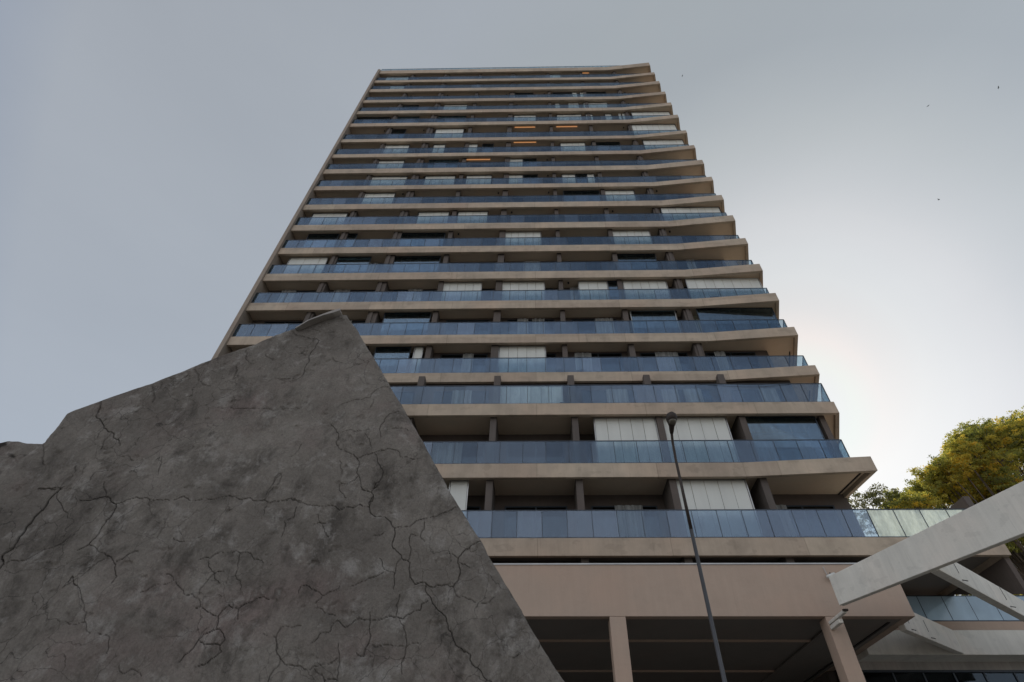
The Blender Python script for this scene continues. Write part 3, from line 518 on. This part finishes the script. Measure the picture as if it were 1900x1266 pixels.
# ------------------------------------------------------------------ security camera
sc = tag(empty('security_camera', (10.0, 18.89, 8.8)), 'small white security camera on the corner of the portico above the pergola beam', 'security camera')
b = MB(); b.tube([(9.86, 18.72, 8.70), (9.95, 18.70, 8.72), (10.10, 18.66, 8.77), (10.14, 18.65, 8.78)], [.05, .065, .06, .05], 12); b.build('camera_body', M['white'], sc, smooth=True)
b = MB(); b.tube([(10.0, 18.70, 8.80), (10.06, 18.80, 8.87), (10.16, 18.895, 8.86)], .018, 8); b.build('bracket', M['bead'], sc)
b = MB(); b.tube([(9.96, 18.82, 8.78), (9.93, 18.85, 9.10)], .012, 6); b.build('antenna', M['alu'], sc)
b = MB()
pp = [(9.98+.1*k, 18.83-.06*math.sin(k), 8.80+.05*math.sin(k*1.6)) for k in range(5)]; b.tube(pp, .01, 6); b.build('cable', M['bead'], sc, smooth=True)

# ------------------------------------------------------------------ street lamp
lamp = tag(empty('street_lamp', (3.0, 10, 0)), 'slim dark street lamp on a tall pole in front of the tower', 'street lamp')
b = MB(); b.tube([(3.0, 10, 0), (3.0, 10, 1.0), (3.0, 10, 6.3)], [.052, .042, .034], 16); b.tube([(3.0, 10, 0), (3.0, 10, .35)], [.1, .085], 16); b.build('pole', M['post'], lamp, smooth=True)
b = MB(); b.tube([(3.0, 10, 6.3), (3.0, 10, 7.3), (2.995, 9.98, 7.85), (2.985, 9.91, 8.2), (2.975, 9.80, 8.40), (2.97, 9.72, 8.47)], [.034, .030, .028, .028, .029, .032], 16); b.build('arm', M['darkpost'], lamp, smooth=True)
def lathe(path, radii, flat, mname, name):
    b = MB(); b.tube(path, radii, 20); o = b.build(name, M[mname], lamp, smooth=True); return o
a = Vector((2.975, 9.80, 8.40)); c = Vector((2.945, 9.36, 8.66)); dd = (c-a)
lathe([a, a+dd*.15, a+dd*.35, a+dd*.5, a+dd*.65, a+dd*.8, a+dd*.92, c], [.034, .05, .06, .09, .118, .12, .09, .03], 1, 'darkpost', 'lamp_head')
lathe([a+dd*.70+Vector((0, -.02, -.085)), a+dd*.70+Vector((0, -.035, -.115)), a+dd*.70+Vector((0, -.045, -.135))], [.088, .076, .04], 1, 'lens', 'lens')

# ------------------------------------------------------------------ cracked wall
def fbm(x, y, oct=6, s=1.0, seed=0, gain=.55):
    rng = np.random.RandomState(seed); out = np.zeros_like(x); a = 1.0; tot = 0
    for o in range(oct):
        t = rng.rand(256, 256); u = x*s+rng.rand()*100; v = y*s+rng.rand()*100
        iu = np.floor(u).astype(int); iv = np.floor(v).astype(int); fu = u-iu; fv = v-iv
        fu = fu*fu*(3-2*fu); fv = fv*fv*(3-2*fv)
        g00 = t[iu % 256, iv % 256]; g10 = t[(iu+1) % 256, iv % 256]; g01 = t[iu % 256, (iv+1) % 256]; g11 = t[(iu+1) % 256, (iv+1) % 256]
        out += a*((g00*(1-fu)+g10*fu)*(1-fv)+(g01*(1-fu)+g11*fu)*fv); tot += a; a *= gain; s *= 2
    return out/tot
def wall_mesh(name, L, Rr, y0, thick, nx, nz, cracks, seed, rough=1.0):
    L = np.array(L); Rr = np.array(Rr)
    ztop = L[-1, 1]; z = 1.95+(ztop-1.95)*np.linspace(0, 1, nz)
    def ext(P): 
        P = P[np.argsort(P[:, 1], kind='stable')]; return np.interp(z, P[:, 1], P[:, 0])
    xl = ext(L); xr = np.maximum(ext(Rr), xl+.004)
    u = np.linspace(0, 1, nx)
    X = xl[:, None]*(1-u)+xr[:, None]*u; Z = np.repeat(z[:, None], nx, 1)
    # ragged arrises
    edge = np.minimum(X-xl[:, None], xr[:, None]-X)
    jag = (fbm(Z, Z*0+3, 6, 6, seed+5)-.5)
    X = X + jag*.03*np.exp(-edge/.03)
    h = (fbm(X, Z, 5, 1.3, seed)-.5)*.035+(fbm(X*1.0+.6*Z, Z, 6, 7, seed+1)-.5)*.012*rough+(fbm(X, Z, 4, 30, seed+2)-.5)*.004*rough
    pit = np.clip((fbm(X, Z, 3, 11, seed+3)-.70)/.1, 0, 1); h -= pit*.008
    crack = np.zeros_like(X); rng = random.Random(seed)
    for cw, fl in cracks:
        P = [np.array(fl[k:k+2]) for k in range(0, len(fl), 2)]
        for lev in range(4):
            Q = [P[0]]
            for a, b2 in zip(P[:-1], P[1:]):
                d = b2-a; l = np.hypot(*d)
                if l > .018: Q.append((a+b2)/2+np.array([-d[1], d[0]])*rng.uniform(-.16, .16))
                Q.append(b2)
            P = Q
        nP = len(P)
        for k, (a, b2) in enumerate(zip(P[:-1], P[1:])):
            t = (k+.5)/nP; hw = max(.0016, (cw**1.5)*.00058*(.45+.55*math.sin(math.pi*t)**.5)*rng.uniform(.75, 1.25)); m_ = hw*2.2+.006
            r0, r1 = np.searchsorted(z, [min(a[1], b2[1])-m_, max(a[1], b2[1])+m_])
            if r1 <= r0: continue
            xx = X[r0:r1]; zz = Z[r0:r1]; d = b2-a; l2 = max(1e-9, d@d)
            tt = np.clip(((xx-a[0])*d[0]+(zz-a[1])*d[1])/l2, 0, 1)
            dist = np.hypot(xx-a[0]-tt*d[0], zz-a[1]-tt*d[1])
            val = np.clip(1.25-dist/hw*.8, 0, 1)*min(1, .22+cw*.25)
            np.maximum(crack[r0:r1], val, out=crack[r0:r1])
    h -= crack*.016
    # a rounded arris
    h -= np.exp(-edge/.012)*.02
    Y = y0-h
    V = np.stack([X, Y, Z], -1).reshape(-1, 3)
    idx = np.arange(nx*nz).reshape(nz, nx)
    q = np.stack([idx[:-1, :-1], idx[:-1, 1:], idx[1:, 1:], idx[1:, :-1]], -1).reshape(-1, 4)
    # rim back to the rear face, base down to the ground
    ring = np.concatenate([idx[0, ::-1], idx[1:, 0], idx[-1, 1:], idx[-2:0:-1, -1]])
    step = ring
    nb = len(V); RV = V[step].copy(); RV[:, 1] = y0+thick
    V = np.concatenate([V, RV]); n = len(step); k = np.arange(n); k2 = (k+1) % n
    q2 = np.stack([step[k], nb+k, nb+k2, step[k2]], -1)
    faces = np.concatenate([q, q2])
    me = bpy.data.meshes.new(name); nf = len(faces)
    me.vertices.add(len(V)); me.vertices.foreach_set('co', V.ravel().astype(np.float32))
    me.loops.add(nf*4); me.loops.foreach_set('vertex_index', faces.ravel().astype(np.int32))
    me.polygons.add(nf); me.polygons.foreach_set('loop_start', np.arange(0, nf*4, 4, dtype=np.int32))
    try: me.polygons.foreach_set('loop_total', np.full(nf, 4, dtype=np.int32))
    except Exception: pass
    me.update(calc_edges=True)
    at = me.attributes.new('crack', 'FLOAT', 'POINT'); at.data.foreach_set('value', np.concatenate([crack.ravel(), np.zeros(n)]).astype(np.float32))
    me.polygons.foreach_set('use_smooth', np.ones(nf, dtype=bool)); me.validate(); me.update()
    return me
def wall_material():
    m, n, b, o = mat('cracked_cement')
    c = ramp(n, noise(n, 1.1, 10, .74), [(.32, (.140, .124, .109)), (.5, (.222, .200, .176)), (.68, (.310, .282, .250))])
    c = mix(n, ramp(n, noise(n, .8, 4, .6, stretch=(1, 1, 1.7)), [(.5, (0,)*3), (.68, (.55,)*3)]), c, (0.233, 0.170, 0.157))
    c = mix(n, ramp(n, noise(n, 2.7, 8, .72, stretch=(1.4, 1, 1), dist=.4), [(.50, (0,)*3), (.66, (.85,)*3)]), c, (0.093, 0.082, 0.072))
    c = mix(n, ramp(n, noise(n, 5.2, 7, .7, dist=.3), [(.54, (0,)*3), (.68, (.85,)*3)]), c, (0.359, 0.339, 0.313))
    c = mix(n, ramp(n, noise(n, 26, 5, .75), [(.62, (0,)*3), (.72, (.65,)*3)]), c, (.05, .045, .04))
    c = mix(n, 1.0, c, ramp(n, noise(n, 75, 6, .8), [(.3, (.78, .77, .76)), (.7, (1.2, 1.2, 1.2))]), 'MULTIPLY')
    # hairline map cracking between the big cracks
    g = N(n, 'ShaderNodeNewGeometry'); nz = N(n, 'ShaderNodeTexNoise'); nz.inputs['Scale'].default_value = 2.2; nz.inputs['Detail'].default_value = 8
    n.links.new(g.outputs['Position'], nz.inputs['Vector'])
    va = N(n, 'ShaderNodeVectorMath', operation='SCALE'); va.inputs['Scale'].default_value = .55; n.links.new(nz.outputs['Color'], va.inputs[0])
    vb = N(n, 'ShaderNodeVectorMath', operation='ADD'); n.links.new(g.outputs['Position'], vb.inputs[0]); n.links.new(va.outputs[0], vb.inputs[1])
    vo = N(n, 'ShaderNodeTexVoronoi', feature='DISTANCE_TO_EDGE'); vo.inputs['Scale'].default_value = 4.2; n.links.new(vb.outputs[0], vo.inputs['Vector'])
    line = ramp(n, vo.outputs['Distance'], [(0, (1,)*3), (.014, (0,)*3)])
    msk = ramp(n, noise(n, 1.0, 3, .5), [(.40, (0,)*3), (.6, (.75,)*3)])
    c = mix(n, mix(n, 1.0, line, msk, 'MULTIPLY'), c, (.035, .030, .027))
    at = N(n, 'ShaderNodeAttribute', attribute_name='crack')
    c = mix(n, at.outputs['Fac'], c, (.018, .015, .013))  # shade and dirt inside cracks painted dark; also mould on the stump
    n.links.new(c, b.inputs['Base Color']); b.inputs['Roughness'].default_value = .93; b.inputs['Specular IOR Level'].default_value = .2
    bump(n, b, noise(n, 14, 12, .78, stretch=(1.3, 1, .8), dist=.3), 1.0, .03)
    return m
M['cement'] = wall_material()
def wall_thing(name, L, Rr, y0, th, nx, nz, cracks, seed, label, rough=1.0):
    me = wall_mesh(name, L, Rr, y0, th, nx, nz, cracks, seed, rough); me.materials.append(M['cement'])
    o = bpy.data.objects.new(name, me); COL.objects.link(o); tag(o, label, 'wall'); 
    return o
cw = tag(empty('cracked_wall', (-1.5, 3.7, 0)), 'big dark grey cement wall with deep cracks rising to a slanted peak', 'wall')
me = wall_mesh('wall_face', WL, WR, 3.5, .32, 1060, 640, CR, 3); me.materials.append(M['cement'])
o = bpy.data.objects.new('wall_face', me); COL.objects.link(o); o.parent = cw; o.matrix_parent_inverse = cw.matrix_world.inverted()
b = MB(); b.box(-4.2, .45, 3.53, 3.81, 0, 1.953); b.build('wall_base', M['cement'], cw)
# bent metal flashing over the peak
def flashing():
    b = MB(); path = [(-2.285, 5.245), (-2.18, 5.325), (-2.05, 5.40), (-1.97, 5.455), (-1.915, 5.50)]
    lo = [(-2.265, 5.228), (-2.165, 5.302), (-2.035, 5.368), (-1.955, 5.408), (-1.905, 5.455)]
    y = [3.475, 3.45, 3.44, 3.445, 3.46]; n = len(path)
    pts = []
    for (x, z), (x2, z2), yy in zip(path, lo, y): pts += [(x, yy, z), (x2, yy-.012, z2), (x2, yy+.012, z2), (x+.01, 3.88, z+.03), (x+.01, 3.88, z+.018), (x, yy+.014, z-.012)]
    F_ = []
    for k in range(n-1):
        for q in range(6): F_.append((k*6+q, k*6+(q+1) % 6, (k+1)*6+(q+1) % 6, (k+1)*6+q))
    F_ += [tuple(range(6))[::-1], tuple((n-1)*6+q for q in range(6))]
    b.poly(pts, F_); return b.build('metal_flashing', M['alu2'], cw)
M['alu2'] = plaster('weathered_zinc', (.34, .31, .28), var=.4, streak=.3, spots=.15, rough=.6)
flashing()
bl = [p for p in BLK]

def block():
    xs = np.linspace(-5.6, -2.7, 420); top = np.interp(xs, [p[0] for p in BLK[1:10]]+[-3.4], [p[1] for p in BLK[1:10]]+[4.13])
    nz = 260; t = np.linspace(0, 1, nz)
    X = np.repeat(xs[None, :], nz, 0); Z = 1.9+(top-1.9)[None, :]*t[:, None]
    h = (fbm(X, Z, 5, 1.6, 21)-.5)*.05+(fbm(X+.7*Z, Z, 6, 8, 22)-.5)*.035+(fbm(X, Z, 4, 30, 23)-.5)*.008
    h -= np.exp(-(top[None, :]-Z)/.015)*.03
    V = np.stack([X, 3.75-h, Z+(1-t[:, None])*0], -1).reshape(-1, 3); nx = len(xs); idx = np.arange(nx*nz).reshape(nz, nx)
    q = np.stack([idx[:-1, :-1], idx[:-1, 1:], idx[1:, 1:], idx[1:, :-1]], -1).reshape(-1, 4)
    ring = np.concatenate([idx[0, ::-1], idx[1:, 0], idx[-1, 1:], idx[-2:0:-1, -1]]); nb = len(V); RV = V[ring].copy(); RV[:, 1] = 4.15
    V = np.concatenate([V, RV]); n = len(ring); k = np.arange(n); k2 = (k+1) % n
    faces = np.concatenate([q, np.stack([ring[k], nb+k, nb+k2, ring[k2]], -1)])
    me = bpy.data.meshes.new('mouldy_wall'); me.from_pydata(V.tolist(), [], faces.tolist())
    at = me.attributes.new('crack', 'FLOAT', 'POINT'); c = np.clip((fbm(V[:, 0]+V[:, 2], V[:, 2], 5, 9, 31)-.49)*5, 0, .85); at.data.foreach_set('value', c.astype(np.float32))
    me.polygons.foreach_set('use_smooth', [True]*len(me.polygons)); me.materials.append(M['cement'])
    o = bpy.data.objects.new('mouldy_wall', me); COL.objects.link(o); return o
tag(block(), 'low mould stained wall stump with a flat top behind the big cracked wall', 'wall')

# ------------------------------------------------------------------ trees
def leaf_material(name, cols, trans=.5):
    m, n, b, o = mat(name)
    at = N(n, 'ShaderNodeAttribute', attribute_name='tone')
    col = ramp(n, at.outputs['Fac'], cols)
    n.links.new(col, b.inputs['Base Color']); b.inputs['Roughness'].default_value = .55; b.inputs['Specular IOR Level'].default_value = .3
    tr = N(n, 'ShaderNodeBsdfTranslucent'); n.links.new(mix(n, 1.0, col, (1.5, 1.45, .8), 'MULTIPLY'), tr.inputs[0]); mx = N(n, 'ShaderNodeMixShader', i_0=trans)
    n.links.new(b.outputs[0], mx.inputs[1]); n.links.new(tr.outputs[0], mx.inputs[2]); n.links.new(mx.outputs[0], o.inputs[0])
    return m
M['leaf'] = leaf_material('yellow_green_leaves', [(0, (.15, .17, .07)), (.35, (.30, .31, .10)), (.62, (.50, .42, .10)), (1, (.72, .50, .09))], .6)
M['leaf_dark'] = leaf_material('olive_leaves', [(0, (.09, .10, .055)), (1, (.22, .21, .12))], .5)
M['bark'] = plaster('bark', (.12, .095, .075), var=.3, streak=.2, spots=.1)
def tree(name, base, puffs, label, leafmat, leaf=.10, per=900, seed=1, yellow=None, trunk_r=.3, sprays=46):
    """puffs: (x,y,z,r) foliage clusters; each is made of sprays of small leaflets hung on twigs"""
    rng = np.random.RandomState(seed); t = tag(empty(name, base), label, 'tree', None)
    tm = MB(); B = Vector(base); cen = Vector((np.mean([p[0] for p in puffs]), np.mean([p[1] for p in puffs]), np.mean([p[2] for p in puffs])))
    fork = B.lerp(Vector((cen.x, cen.y, 0)), .35); fork.z = min(p[2]-p[3] for p in puffs)*.55
    tm.tube([B, B.lerp(fork, .5)+Vector((.15, .1, 0)), fork], [trunk_r*1.3, trunk_r, trunk_r*.85], 12)
    VV = []; TT = []
    for (x, y, z, r) in puffs:
        p = Vector((x, y, z)); mid = fork.lerp(p, .5)+Vector((rng.uniform(-.6, .6), rng.uniform(-.6, .6), rng.uniform(.2, .9)))
        tm.tube([fork, mid, p], [trunk_r*.45, trunk_r*.25, trunk_r*.08], 7)
        for _ in range(7):
            d = rng.normal(size=3); d /= np.linalg.norm(d); e_ = p+Vector(d)*r*.85; e_.z = z+d[2]*r*.5
            tm.tube([p, p.lerp(e_, .5)+Vector((0, 0, .08)), e_], [trunk_r*.08, trunk_r*.05, .012], 5, False)
        ns = int(sprays*max(.5, r)**2)
        d = rng.normal(size=(ns, 3)); d /= np.linalg.norm(d, axis=1)[:, None]
        rr = r*rng.uniform(.2, 1.9, ns)**.62
        c = np.array([x, y, z])+d*rr[:, None]*np.array([1, 1, .62])
        L = per//46*2
        ax = rng.normal(size=(ns, 3))*np.array([1, 1, .35]); ax /= np.linalg.norm(ax, axis=1)[:, None]
        tone_p = (yellow(x, y, z) if yellow else .4)
        tone_s = np.clip(tone_p+rng.normal(size=ns)*.16, 0, 1)
        # leaflets in a drooping plane around every spray axis
        u = rng.uniform(-.5, .5, (ns, L)); sd = rng.normal(size=(ns, L))*.13
        up = np.array([0, 0, 1.]); side = np.cross(ax, up); side /= (np.linalg.norm(side, axis=1)[:, None]+1e-6)
        pos = c[:, None, :]+ax[:, None, :]*u[..., None]*.62+side[:, None, :]*sd[..., None]+up*(rng.normal(size=(ns, L))[..., None]*.05-np.abs(u)[..., None]*.18)
        pos = pos.reshape(-1, 3); n_ = len(pos)
        a = rng.normal(size=(n_, 3)); a /= np.linalg.norm(a, axis=1)[:, None]; bb = np.cross(a, rng.normal(size=(n_, 3))); bb /= np.linalg.norm(bb, axis=1)[:, None]
        s = leaf*rng.uniform(.6, 1.25, n_)[:, None]
        q = np.stack([pos-a*s, pos+bb*s*.42, pos+a*s, pos-bb*s*.42], 1); VV.append(q.reshape(-1, 3))
        TT.append(np.repeat(np.clip(np.repeat(tone_s, L)+rng.normal(size=n_)*.06, 0, 1), 4))
    V = np.concatenate(VV); nq = len(V)//4; me = bpy.data.meshes.new('crown')
    me.vertices.add(len(V)); me.vertices.foreach_set('co', V.ravel().astype(np.float32))
    me.loops.add(nq*4); me.loops.foreach_set('vertex_index', np.arange(nq*4, dtype=np.int32))
    me.polygons.add(nq); me.polygons.foreach_set('loop_start', np.arange(0, nq*4, 4, dtype=np.int32))
    try: me.polygons.foreach_set('loop_total', np.full(nq, 4, dtype=np.int32))
    except Exception: pass
    me.update(calc_edges=True)
    at = me.attributes.new('tone', 'FLOAT', 'POINT'); at.data.foreach_set('value', np.concatenate(TT).astype(np.float32))
    me.materials.append(leafmat); o = bpy.data.objects.new('crown', me); COL.objects.link(o); o.parent = t; o.matrix_parent_inverse = t.matrix_world.inverted()
    tm.build('trunk', M['bark'], t, smooth=True); print(name, nq, 'leaves'); return t
rg = random.Random(5)
def fill(outline_pts, zlow, n, rmin, rmax, ymin, ymax):
    """clusters under a skyline given in x,z"""
    xs = [p[0] for p in outline_pts]; zs = [p[1] for p in outline_pts]; P = []
    while len(P) < n:
        top = len(P) < n*.3
        x = xs[0]+(xs[-1]-xs[0])*(len(P)+rg.random())/(n*.3) if top else rg.uniform(xs[0], xs[-1])
        zt = float(np.interp(x, xs, zs)); r = rg.uniform(rmin, rmax)
        z = zt-r*.55-(rg.random()*.5 if top else abs(rg.gauss(0, 1))*(zt-zlow)*.4)
        if z < zlow: continue
        y = rg.uniform(ymin, ymax); k = y/30.0
        P.append((x*k, y, 1.6+(z-1.6)*k, r))
    return P
def yel(x, y, z):
    k = 30.0/y; X = x*k; Zz = 1.6+(z-1.6)*k
    d = math.hypot((X-27.3)/2.2, (Zz-19.0)/1.8); d2 = math.hypot((X-24.5)/1.6, (Zz-17.6)/.8)
    return max(.15+rg.random()*.38, 1.0-.5*d, .85-.5*d2) if rg.random() < .8 else .25
skyline = [(21.2, 17.2), (22.3, 17.9), (23.3, 18.1), (24.6, 19.4), (26.7, 20.8), (28.0, 21.9), (29.3, 22.6), (31, 22.6), (33, 23.6), (36, 24.5), (40, 24)]
def fringe(n):
    P = []
    for k in range(n):
        x = 21.0+19*(k+rg.random())/n; zt = float(np.interp(x, [p[0] for p in skyline], [p[1] for p in skyline])); y = rg.uniform(33, 38); q = y/30
        P.append((x*q, y, 1.6+(zt+rg.uniform(-.9, .35)-1.6)*q, rg.uniform(.4, .75)))
    return P
tree('flowering_tree', (36, 38, 0), fill(skyline, 9.5, 165, .8, 1.35, 33, 42)+fringe(70), 'large spreading tree with yellow and green feathery leaves behind the terrace', M['leaf'], seed=2, yellow=yel, trunk_r=.34, leaf=.085, sprays=52)
tree('thin_tree', (24.6, 38, 0), [(24.24, 36.24, 21.28, 0.96), (25.08, 36.60, 21.64, 0.84), (25.68, 36.48, 20.80, 0.90), (23.64, 36.00, 20.08, 0.96), (24.72, 36.36, 19.84, 0.84), (23.28, 36.24, 18.88, 0.84), (25.56, 36.48, 19.36, 0.72), (24.36, 36.24, 18.40, 0.84)], 'thin sparse tree with open grey green crown beside the tower corner', M['leaf_dark'], seed=4, leaf=.09, trunk_r=.14, sprays=24)

# ------------------------------------------------------------------ things on the balconies
def balcony_chair(x, y, z, rz, label):
    t = tag(empty('balcony_chair', (x, y, z)), label, 'chair', 'round backed chairs on the balconies'); rot = Matrix.Rotation(rz, 3, 'Z')
    P = lambda px, py, pz: tuple(rot @ Vector((px, py, pz))+Vector((x, y, z)))
    b = MB(); b.poly([P(.27*math.cos(a), .27*math.sin(a), h) for h in (.42, .48) for a in [k*math.pi/8 for k in range(16)]], [tuple(range(16))[::-1], tuple(range(16, 32))]+[(k, (k+1) % 16, 16+(k+1) % 16, 16+k) for k in range(16)]); b.build('seat', M['frame'], t)
    b = MB(); n_ = 14; pts = []
    for r in (.30, .27):
        for k in range(n_+1):
            a = math.pi*(.05+.9*k/n_); pts += [P(r*math.cos(a), r*math.sin(a), .50), P(r*math.cos(a), r*math.sin(a)+.05, .50+.42*math.sin(math.pi*k/n_)**.5+.02)]
    m_ = 2*(n_+1); F_ = []
    for k in range(n_): F_ += [(2*k, 2*k+2, 2*k+3, 2*k+1), (m_+2*k, m_+2*k+1, m_+2*k+3, m_+2*k+2), (2*k+1, 2*k+3, m_+2*k+3, m_+2*k+1), (2*k, m_+2*k, m_+2*k+2, 2*k+2)]
    b.poly(pts, F_); b.build('backrest', M['partition'], t)
    for sx in (-.18, .18):
        for sy in (-.18, .18):
            b = MB(); b.tube([P(sx*1.15, sy*1.15, 0), P(sx, sy, .42)], .016, 6); b.build('leg', M['post'], t)
balcony_chair(1.42, 19.85, zT(3)+.006, .3, 'dark round chair behind the railing glass just above the lamp, left of it')
balcony_chair(1.33, 21.05, zT(4)+.006, -.2, 'dark round chair just right of the white blind, one storey above the pillar stubs')
balcony_chair(2.45, 21.1, zT(4)+.006, .1, 'low dark chair right of its twin, one storey above the pillar stubs')
b = MB(); b.tube([(8.02, 18.985, 17.58), (8.6, 18.985, 17.53), (9.6, 18.985, 17.46), (10.5, 18.985, 17.47), (11.75, 18.985, 17.58)], .011, 6)
tag(b.build('hanging_cable', M['bead'], None), 'thin dark cable sagging in front of the glass at the right of the third railing', 'cable')
# ------------------------------------------------------------------ birds
def bird(loc, s, yaw, label):
    body = MB(); body.tube([(0, -.30, 0), (0, -.22, .01), (0, -.08, .02), (0, .08, .01), (0, .2, 0), (0, .34, .005)], [.012, .045, .075, .065, .035, .02], 10)
    o = body.build('bird', M['bead'], None, smooth=True); o.location = loc; o.rotation_euler = (0, 0, yaw); o.scale = (s, s, s)
    tag(o, label, 'bird', 'birds flying high beside the tower'); bpy.context.view_layer.update()
    for sd in (-1, 1):
        wg = MB(); wg.poly([(0, -.12, .03), (sd*.28, -.16, .14), (sd*.62, -.02, .10), (sd*.30, .04, .13), (0, .08, .03), (0, -.12, .015), (sd*.28, -.16, .128), (sd*.62, -.02, .095), (sd*.30, .04, .118), (0, .08, .015)],
                           [(0, 1, 2, 3, 4), (9, 8, 7, 6, 5), (0, 5, 6, 1), (1, 6, 7, 2), (2, 7, 8, 3), (3, 8, 9, 4)])
        w_ = wg.build('wing', M['bead'], None); w_.parent = o
    return o
bird((67.1, 30, 82.0), .5, 1.0, 'dark bird high in the sky at the far upper right')
bird((53.9, 30, 75.9), .38, 2.2, 'tiny dark bird in the sky left of the larger bird')
bird((42.45, 30, 51.7), .34, .4, 'tiny dark bird in the sky right of the middle storeys')
bird((22.97, 30, 88.6), .36, 1.7, 'tiny dark bird close to the top corner of the tower')
